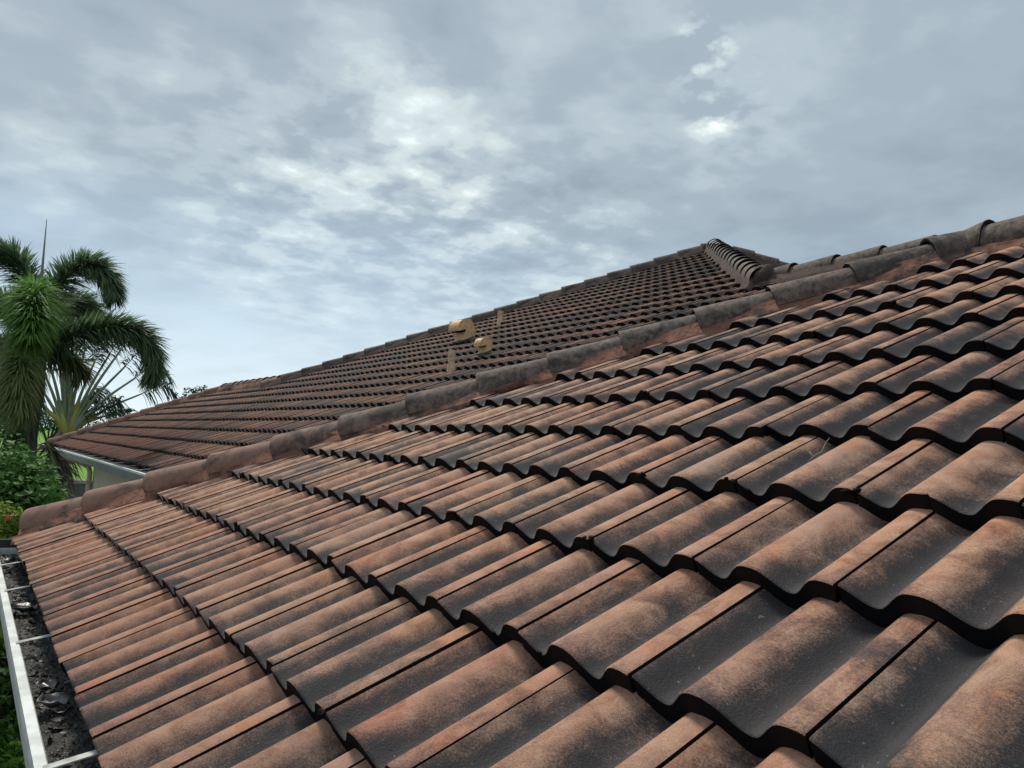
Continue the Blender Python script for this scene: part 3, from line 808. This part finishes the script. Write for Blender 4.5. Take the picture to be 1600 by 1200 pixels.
# ------------------------------------------------------------------ ground, water
def grass_mat(name, c1, c2, sc=3.0):
    m, t, b = newmat(name)
    p = geo_pos(t)
    a = noise(t, p, sc, 5, .6); f = noise(t, p, sc*14, 3, .6)
    col = mixc(t, a, c1, c2); col = mixc(t, mth('MULTIPLY', f, .6, tree=t), col, tuple(x*.55 for x in c1))
    t.links.new(col, b.inputs['Base Color']); b.inputs['Roughness'].default_value = .9; b.inputs['Specular IOR Level'].default_value = .15
    bump(t, b, f, .6, .03)
    return m
M_LAWN = grass_mat('bright_lawn', (.16, .34, .04), (.24, .46, .07), .35)
M_LOWBOUNCE = simple('bounce_cutting_ground', (.05, .04, .03), .95, .1, 5, (.03, .035, .015))  # dark ground added in place of lawn, cuts green bounce light on the house
g = MB()
ysg = [-60, -20, 0, 20, 31.9, 32.0, 59.9, 60.0, 70, 100, 160, 300, 700, 1600, 4000]
zsg = [0, 0, 0, 0, 0, -2, -2, 0, 0, 0, 0, 0, 0, 0, 0]
xsg = [-3000, -800, -200, -60, -20, 0, 20, 60, 200, 800, 3000]
V = [(x, y, z) for y, z in zip(ysg, zsg) for x in xsg]; nxg = len(xsg)
g.add(V, [(j*nxg+i, j*nxg+i+1, (j+1)*nxg+i+1, (j+1)*nxg+i) for j in range(len(ysg)-1) for i in range(nxg-1)])
g.m = [(0 if j >= 6 else 1) for j in range(len(ysg)-1) for i in range(nxg-1)]
tag(g.build('ground', [M_LAWN, M_LOWBOUNCE], None, smooth=False, attr=False), 'bright green lawn across the canal, with dark ground added by the house against green bounce', 'lawn', kind='structure')
m, t, b = newmat('canal_water')
b.inputs['Base Color'].default_value = (.03, .045, .04, 1); b.inputs['Roughness'].default_value = .06; b.inputs['IOR'].default_value = 1.33
nw = noise(t, scaled(t, geo_pos(t), 1.0, .45, 1.0), 1.6, 4, .6); bump(t, b, nw, .35, .12)
wm = MB(); wm.add([(-600, 32, -.85), (600, 32, -.85), (600, 60, -.85), (-600, 60, -.85)], [(0, 1, 2, 3)])
tag(wm.build('water', m, None, smooth=False, attr=False), 'grey canal water reflecting the cloudy sky', 'water', kind='structure')
sw = empty('seawall', (4, 59.7, -1.0)); tag(sw, 'grey concrete seawall with a pale cap along the far bank of the canal', 'seawall')
q = MB(); q.box((-80, 59.6, -1.9), (90, 59.95, -.12)); 
for x in np.arange(-78, 90, 2.6): q.box((x, 59.56, -1.9), (x+.10, 59.6, -.12), 1)
q.build('wall_face', [simple('grey_concrete', (.17, .165, .15), .9, .2, .8, (.11, .11, .10)), simple('dark_joint', (.04, .04, .04), .9)], sw, smooth=False)
q = MB(); q.box((-80, 59.45, -.12), (90, 60.2, .10)); q.build('cap', simple('pale_concrete', (.34, .32, .28), .85, .2, 1.5, (.26, .25, .22)), sw, smooth=False)

# ------------------------------------------------------------------ vegetation
def leaf_mat(name, c1, c2, trans=.35, rough=.5):
    m, t, b = newmat(name)
    at_ = t.nodes.new('ShaderNodeAttribute'); at_.attribute_name = 'data'
    sp = t.nodes.new('ShaderNodeSeparateColor'); t.links.new(at_.outputs['Color'], sp.inputs[0])
    col = mixc(t, sp.outputs[0], c1, c2)
    t.links.new(col, b.inputs['Base Color']); b.inputs['Roughness'].default_value = rough+.15
    b.inputs['Specular IOR Level'].default_value = .14
    tr = t.nodes.new('ShaderNodeBsdfTranslucent'); t.links.new(col, tr.inputs[0])
    mx = t.nodes.new('ShaderNodeMixShader'); mx.inputs[0].default_value = trans
    t.links.new(b.outputs[0], mx.inputs[1]); t.links.new(tr.outputs[0], mx.inputs[2])
    t.links.new(mx.outputs[0], t.nodes['Material Output'].inputs[0])
    return m
def catmull(P, n):
    P = np.asarray(P, float); P = np.vstack([2*P[0]-P[1], P, 2*P[-1]-P[-2]])
    out = []
    m = len(P)-3
    for q in np.linspace(0, m-1e-6, n):
        i = int(q); t = q-i
        p0, p1, p2, p3 = P[i:i+4]
        out.append(.5*((2*p1)+(-p0+p2)*t+(2*p0-5*p1+4*p2-p3)*t*t+(-p0+3*p1-3*p2+p3)*t**3))
    return np.array(out)
def blade(mb_, p, d, L_, w, droop, rs, tone, seg=3, mat=0):
    d = d/np.linalg.norm(d)
    s_ = np.cross(d, [rs.normal(0, .5), rs.normal(0, .5), 1.0]); s_ /= np.linalg.norm(s_)+1e-9
    V = []
    for i in range(seg+1):
        t = i/seg
        c = p+d*L_*t*(1-.12*t)+np.array([0, 0, -droop*L_*t*t])
        ww = w*(1-t)**.6*(.5+.5*min(1, 4*t)) if i < seg else w*.05
        V += [c+s_*ww*.5, c-s_*ww*.5]
    mb_.add(V, [(2*i, 2*i+1, 2*i+3, 2*i+2) for i in range(seg)], mat, (tone, 0, 0, 0))
def plume(pts, n, L_, w, rs, droop, tone, name, mats, parent, label=None, fwd=.75, spread=1.0, taper=.55):
    """foxtail frond: leaflets set all round a curved stalk"""
    cv = catmull(pts, 60); T = np.gradient(cv, axis=0); T /= np.linalg.norm(T, axis=1)[:, None]
    mb_ = MB()
    mb_.tube(cv[::4], np.linspace(.022, .006, len(cv[::4])), 6, 1)
    for i in range(n):
        q = rs.rand()**.95*58; k = int(q); f = q-k
        p = cv[k]*(1-f)+cv[k+1]*f; t = T[k]
        a = np.cross(t, rs.normal(0, 1, 3)); a /= np.linalg.norm(a)
        u = k/59
        l = L_*(.55+.45*math.sin(math.pi*min(1, .22+u*.8)))*(1-.25*u*taper)*rs.uniform(.75, 1.15)
        d = a*spread*rs.uniform(.7, 1.3)+t*fwd*(1+.9*u*u)
        blade(mb_, p, d, l, w*rs.uniform(.7, 1.2), droop*rs.uniform(.6, 1.4), rs, np.clip(tone+rs.normal(0, .22), 0, 1), 3)
    o_ = mb_.build(name, mats, parent)
    if label: o_['label'] = label
    return o_
M_PALM = leaf_mat('palm_leaflet', (.040, .10, .045), (.27, .38, .20), .42, .35)
M_PALMB = leaf_mat('bright_palm_leaflet', (.05, .15, .03), (.24, .42, .10), .40, .45)
M_PALMY = leaf_mat('yellowing_palm_leaflet', (.08, .14, .04), (.38, .42, .17), .4, .5)
M_STALK = simple('palm_stalk', (.13, .17, .07), .6, .4)
M_TRUNK = simple('palm_trunk', (.13, .115, .095), .9, .2, 8, (.07, .06, .05), (.5, .02))
YP_ = 11.5
palm = empty('foxtail_palm', at(45, 640, YP_)*np.array([1, 1, 0])); tag(palm, 'tall palm with plume shaped dark green bottlebrush fronds standing left of the roof', 'palm tree')
rs = np.random.RandomState(21)
def P3d(l): return [at(x, y, YP_+d) for x, y, d in l]
cc = at(58, 520, YP_)
tr = MB(); base = np.array([cc[0]-.15, cc[1], 0])
tk = np.array([base+(cc-base)*t+np.array([.05*math.sin(2*t), 0, 0]) for t in np.linspace(0, 1, 30)])
tr.tube(tk, np.array([.17+.03*math.cos(i*1.3)*(.3) - .0022*i for i in range(30)]), 14); tr.build('trunk', M_TRUNK, palm)
tr = MB(); tr.tube([cc+np.array([0, 0, z]) for z in (-.9, -.5, 0, .25)], [.11, .12, .085, .04], 10); tr.build('crownshaft', M_STALK, palm)
tr = MB(); tr.tube(catmull(P3d([(60, 470, 0), (66, 420, 0), (73, 343, 0)]), 12), np.linspace(.030, .004, 12), 6); tr.build('spear_leaf', simple('spear', (.22, .24, .18), .5), palm)
fr_list = [
    ([(62, 500, 0), (45, 440, .2), (15, 400, .3), (-40, 392, .3), (-95, 430, .2)], 1500, M_PALM, .45),
    ([(60, 500, 0), (88, 450, -.2), (120, 420, -.4), (152, 418, -.6), (172, 440, -.7), (178, 462, -.8)], 1500, M_PALM, .5),
    ([(60, 515, 0), (95, 475, .5), (125, 470, .9), (150, 488, 1.2), (158, 520, 1.3)], 1000, M_PALM, .35),
    ([(62, 535, 0), (100, 528, -.3), (150, 514, -.5), (195, 513, -.7), (228, 530, -.8), (240, 565, -.9), (236, 592, -.9)], 2000, M_PALM, .5),
    ([(55, 530, .3), (15, 480, .6), (-40, 465, .8), (-90, 500, .9)], 900, M_PALM, .2),
    ([(55, 540, .2), (25, 545, .5), (-20, 540, .8), (-60, 590, .9)], 900, M_PALM, .2),
    ([(70, 545, .2), (95, 552, .0), (120, 566, -.1), (128, 585, -.1)], 420, M_PALMY, .35),
    ([(55, 525, 0), (25, 545, .0), (20, 600, -.4), (28, 655, -.5)], 1000, M_PALMY, .45),
    ([(45, 520, .4), (40, 560, .5), (20, 600, .6), (10, 640, .7)], 700, M_PALM, .3)]
for pts, n, mt, tone in fr_list:
    plume(P3d(pts), int(n*1.1), .45, .026, rs, .22, tone, 'frond', [mt, M_STALK], palm)
plume(P3d([(58, 505, -.1), (56, 462, -.5), (53, 462, -1.1), (50, 492, -1.5), (46, 525, -1.65)]), 2000, .50, .026, rs, .42, .5, 'frond', [M_PALMB, M_STALK], palm,
      'bright green young frond drooping towards the camera', fwd=.35)
plume(P3d([(52, 535, -.1), (40, 540, -.5), (32, 568, -1.0), (30, 605, -1.2), (34, 640, -1.3)]), 1500, .40, .028, rs, .6, .5, 'frond', [M_PALMY, M_STALK], palm,
      'yellowing frond hanging down beside the trunk', fwd=.35)
# dead hanging skirt and grey dead frond
M_DEAD = leaf_mat('dead_frond', (.05, .045, .035), (.24, .21, .18), .15, .8)
plume(P3d([(45, 560, .2), (42, 600, .1), (30, 660, 0), (22, 720, 0)]), 900, .42, .035, rs, .7, .25, 'dead_frond', [M_PALM, M_STALK], palm, 'old dark frond hanging down the trunk')
db = MB(); rs2 = np.random.RandomState(4)
YD = 10.2
cv = catmull([at(x, y, YD) for x, y in ((72, 690), (80, 705), (88, 730), (92, 755))], 40)
db.tube(cv, np.linspace(.03, .012, 40), 6, 1)
for i in range(230):
    k = rs2.randint(0, 39); sd = rs2.choice([-1, 1])
    d = np.array([sd*rs2.uniform(.5, 1), rs2.normal(0, .3), rs2.uniform(-.9, .1)])
    blade(db, cv[k], d, rs2.uniform(.12, .26), .022, .4, rs2, rs2.rand(), 3)
o = db.build('dead_frond', [M_DEAD, M_STALK], palm); o['label'] = 'grey dead frond hanging beside the far gutter'

# traveller's palm : flat fan of long pale stalks with torn paddle leaves
YT = 25.0; FS = 1.72
tp = empty('fan_palm', at(108, 668, YT)*np.array([1, 1, 0])); tag(tp, 'fan shaped palm of long pale stalks and torn paddle leaves behind the foxtail palm', 'palm tree')
M_FST = simple('pale_leaf_stalk', (.24, .29, .20), .5, .5, 3, (.17, .22, .12))
M_FSH = leaf_mat('yellow_green_sheath', (.42, .32, .06), (.42, .52, .12), .1, .5)
M_FLEAF = leaf_mat('torn_leaf', (.02, .05, .03), (.10, .16, .11), .25, .35)
b0 = at(108, 664, YT)
tr = MB(); bq = at(86, 760, YT); bm = at(92, 705, YT)
tr.tube(catmull([np.array([bq[0], bq[1], 0]), bq, bm, b0+np.array([0, 0, -.3])], 20), .27, 12); tr.build('trunk', simple('pale_ringed_trunk', (.24, .22, .20), .85, .2, 7, (.10, .09, .08), (.6, .03)), tp)
sk = MB(); rsk = np.random.RandomState(9)
for i in range(420):
    u = rsk.rand(); p_ = bq*(1-u)+bm*u+np.array([rsk.normal(0, .20), -.25, rsk.normal(0, .05)])
    blade(sk, p_, np.array([rsk.uniform(.3, 1), -.2, rsk.uniform(-.9, -.1)])*rsk.choice([-1, 1, 1]), rsk.uniform(.3, .6), .05, .4, rsk, rsk.rand()**.6, 2)
sk.build('dead_leaf_base', M_DEAD, tp)
ends = [(58, 560, 1), (70, 545, 1), (87, 530, 1), (95, 525, 1), (101, 520, 1), (107, 520, 1), (114, 525, 1), (122, 530, 1), (133, 545, 1), (148, 565, 1), (172, 552, 2), (190, 545, 2), (196, 572, 2), (212, 590, 2), (222, 615, 2), (50, 590, 1), (45, 615, 1), (152, 640, 3), (140, 628, 3), (165, 650, 3), (128, 640, 3)]
rs = np.random.RandomState(33)
cent = at(105, 668, YT)
for i, (x, y, kd) in enumerate(ends):
    e_ = at(x, y, YT+rs.normal(0, .15)-.1)
    mid = (cent+e_)/2+np.array([0, 0, .02])
    st = MB(); cv = catmull([cent+np.array((0, 0, -.25)), mid, e_], 14)
    st.tube(cv, FS*np.linspace(.034, .015, 14), 6); so = st.build('leaf_stalk', M_FST, tp)
    lf = MB(); dirv = (e_-mid); dirv /= np.linalg.norm(dirv)
    Lf = FS*(.9 if kd == 2 else .55)
    tip = e_+dirv*Lf*.75+FS*np.array([0, 0, -.42 if kd == 2 else -.05])
    mv = catmull([e_, e_+dirv*Lf*.45+np.array([0, 0, -.04]), tip], 24)
    lf.tube(mv, np.linspace(.012, .004, 24), 5, 1)
    side = np.cross(dirv, F_); side /= np.linalg.norm(side)
    for k in range(23):
        for sd in (-1, 1):
            for rep in range(2):
                d = side*sd*rs.uniform(.5, 1.0)+dirv*rs.uniform(.2, .7)+np.array([rs.normal(0, .2), rs.normal(0, .4), -.4*rs.rand()])
                blade(lf, mv[k], d, FS*rs.uniform(.18, .34), FS*rs.uniform(.02, .045), .6, rs, rs.rand(), 3)
    lf.build('leaf_blade', [M_FLEAF, M_FST], so)
sh = MB()
for i in range(len(ends)):
    x, y, kd = ends[i]; e_ = at(x, y, YT)
    d = (e_-cent)/np.linalg.norm(e_-cent)
    sh.tube([cent-np.array([0, 0, .4]), cent+d*.25, cent+d*.95], [.085, .085, .025], 8, 0, (rs.rand(), 0, 0, 0))
sh.build('leaf_sheath', M_FSH, tp)

def leaf_cloud(name, label, cat, blobs, nleaf, size, mats, seed, stemmat, root, group=None, squash=1.0, tone_z=True, stem_r=.05, facing_up=.5):
    rs = np.random.RandomState(seed)
    t_ = empty(name, root); tag(t_, label, cat, group)
    mb_ = MB()
    tot = sum(b_[3]**2 for b_ in blobs)
    for (x, y, z, r_b) in blobs:
        n = int(nleaf*r_b*r_b/tot); 
        lump = rs.normal(0, 1, (10, 3)); lump /= np.linalg.norm(lump, axis=1)[:, None]
        for i in range(n):
            d = rs.normal(0, 1, 3); d /= np.linalg.norm(d)
            rr = r_b*(rs.uniform(.45, 1.0)**.5)*(.82+.3*np.max(lump@d)**3)
            p = np.array([x, y, z])+d*rr*np.array([1, 1, squash])
            nn = d*.6+np.array([0, 0, facing_up])+rs.normal(0, .45, 3); nn /= np.linalg.norm(nn)
            a = np.cross(nn, rs.normal(0, 1, 3)); a /= np.linalg.norm(a); b_ = np.cross(nn, a)
            L_ = size*rs.uniform(.6, 1.25); w = L_*.5
            V = [p-a*L_*.5, p+b_*w*.5-a*L_*.08, p+a*L_*.5-nn*L_*.12, p-b_*w*.5-a*L_*.08, p+nn*L_*-.07]
            tone = np.clip(.5+rs.normal(0, .28), 0, 1)
            mb_.add(V, [(0, 1, 4), (1, 2, 4), (2, 3, 4), (3, 0, 4)], 0, (tone, 0, 0, 0))
    mb_.build('crown', mats, t_, smooth=False)
    st = MB(); c0 = np.array(root, float)
    for (x, y, z, r_b) in blobs:
        e_ = np.array([x, y, z]); st.tube(catmull([c0, (c0+e_)/2+rs.normal(0, .06, 3), e_], 8), np.linspace(stem_r, stem_r*.3, 8), 6)
    st.build('trunk', stemmat, t_)
    return t_
M_SHRUB = leaf_mat('shrub_leaf', (.03, .10, .02), (.18, .36, .09), .3, .38)
M_SHRUBD = leaf_mat('dark_shrub_leaf', (.014, .05, .012), (.06, .15, .03), .3, .45)
M_YEL = leaf_mat('yellow_green_leaf', (.12, .22, .03), (.36, .46, .10), .4, .5)
M_FERN = leaf_mat('fern_leaf', (.05, .16, .02), (.15, .36, .05), .4, .5)
M_BRANCH = simple('branch', (.09, .07, .05), .9, .2)
def blob(px, py, Y, r_b): p = at(px, py, Y); return (p[0], p[1], p[2], r_b)
YS = 8.2
bl = [blob(8, 765, YS, .34), blob(38, 770, YS-.2, .32), blob(60, 778, YS, .26), blob(20, 735, YS+.2, .26), blob(55, 745, YS+.1, .22), blob(-30, 750, YS, .5),
      blob(30, 800, YS-.1, .3), blob(75, 790, YS, .17), blob(5, 835, YS, .35), blob(-50, 830, YS, .5)]
rt = at(10, 760, YS)
leaf_cloud('shrub', 'dense glossy green shrub between the palm trunk and the near hip', 'shrub', bl, 5200, .075, M_SHRUB, 3, M_BRANCH, (rt[0], rt[1], 0))
YF = 6.9
bl = [blob(2, 810, YF, .13), blob(18, 815, YF, .09), blob(-5, 840, YF, .14), blob(14, 845, YF, .07), blob(-25, 825, YF, .2)]
rt = at(0, 830, YF)
fs_ = leaf_cloud('flowering_shrub', 'yellow green shrub with red flowers beside the lower end of the near hip', 'shrub', bl, 1000, .055, M_YEL, 4, M_BRANCH, (rt[0], rt[1], 0), stem_r=.02)
M_RED = simple('red_petal', (.62, .035, .02), .5, .4)
for i, (x, y) in enumerate(((7, 806), (14, 808), (20, 805))):
    fl = MB(); c0 = at(x, y, YF-.12)
    for k in range(16):
        d = np.random.RandomState(i*20+k).normal(0, 1, 3); blade(fl, c0+d*.004, d, .022, .014, .1, rs, .5, 1)
    fl.build('flower', M_RED, fs_)

# plants under the near gutter
def gnd(px, py, z):
    v = ray(px, py); t = (z-HC)/v[2]; p = v*t; return np.array([p[0], p[1], z])
def low_shrub(px, py, z, rr, n, size, mat, seed, name, label, cat='shrub'):
    c0 = gnd(px, py, z); rs3 = np.random.RandomState(seed)
    bl = [(c0[0]+rs3.normal(0, rr*.6), c0[1]+rs3.normal(0, rr*.8), z+rs3.normal(0, rr*.25), rr*rs3.uniform(.6, 1)) for _ in range(5)]
    return leaf_cloud(name, label, cat, bl, n, size, mat, seed, M_BRANCH, (c0[0], c0[1], 0), stem_r=.03)
low_shrub(4, 985, 2.1, .38, 1800, .07, M_YEL, 41, 'shrub', 'light green leafy shrub below the upper part of the near gutter')
low_shrub(-10, 1060, 1.7, .42, 2200, .08, M_SHRUBD, 42, 'shrub', 'dark green shrub below the middle of the near gutter')
low_shrub(20, 1120, 1.3, .36, 2000, .08, M_SHRUBD, 43, 'shrub', 'dark leafy shrub just above the bright fern under the near gutter')
low_shrub(-60, 1150, 1.2, .5, 1500, .09, M_SHRUBD, 45, 'shrub', 'dark shrub at the left edge below the near gutter')
# fern
c0 = gnd(22, 1185, 1.35); fe = empty('fern', (c0[0], c0[1], 0)); tag(fe, 'bright green feathery fern below the bottom end of the near gutter', 'fern')
rs = np.random.RandomState(8)
st = MB(); st.tube([(c0[0], c0[1], 0), c0], [.05, .03], 8); st.build('stem', M_BRANCH, fe)
for i in range(26):
    a = rs.rand()*6.28; el = rs.uniform(.1, 1.1); L_ = rs.uniform(.28, .45)
    d = np.array([math.cos(a)*math.cos(el), math.sin(a)*math.cos(el), math.sin(el)])
    cv = catmull([c0, c0+d*L_*.5, c0+d*L_+np.array([0, 0, -.12])], 26); fm = MB()
    fm.tube(cv[::5], .003, 4, 0, (.2, 0, 0, 0))
    T = np.gradient(cv, axis=0); 
    for k in range(2, 26):
        s_ = np.cross(T[k], [0, 0, 1]); s_ /= np.linalg.norm(s_)+1e-9
        for sd in (-1, 1):
            blade(fm, cv[k], s_*sd+T[k]/np.linalg.norm(T[k])*.5, .075*(1-k/30), .012, .3, rs, rs.rand(), 2)
    fm.build('frond', M_FERN, fe)
# far trees across the canal
rs = np.random.RandomState(12)
for i, (px, Yt, hh) in enumerate(((-40, 150, 9), (25, 165, 8), (78, 170, 7.5), (125, 175, 8), (190, 190, 9))):
    p = at(px, 668, Yt); r0 = hh*.33
    bl = [(p[0]+rs.normal(0, r0*.7), p[1]+rs.normal(0, r0*.4), hh*.6+rs.normal(0, r0*.35), r0*rs.uniform(.6, .9)) for _ in range(7)]
    leaf_cloud('tree', ['round tree across the canal at the far left', 'dark tree across the canal behind the palm trunk', 'small tree across the canal beside the fan palm base', 'round tree across the canal behind the fan palm', 'tree across the canal behind the far hip corner'][i], 'tree', bl, 1300, .55, M_SHRUBD, 60+i, M_BRANCH, (p[0], p[1], 0), group='trees across the canal', stem_r=.25)
YTT = 30.0
bl = [blob(296, 616, YTT, .26), blob(309, 611, YTT, .24), blob(319, 608, YTT, .16), blob(303, 630, YTT, .5)]
rt = at(305, 640, YTT)
leaf_cloud('tree', 'thin treetop just showing above the far hip', 'tree', bl, 420, .14, M_SHRUBD, 77, M_BRANCH, (rt[0], rt[1], 0), stem_r=.06)
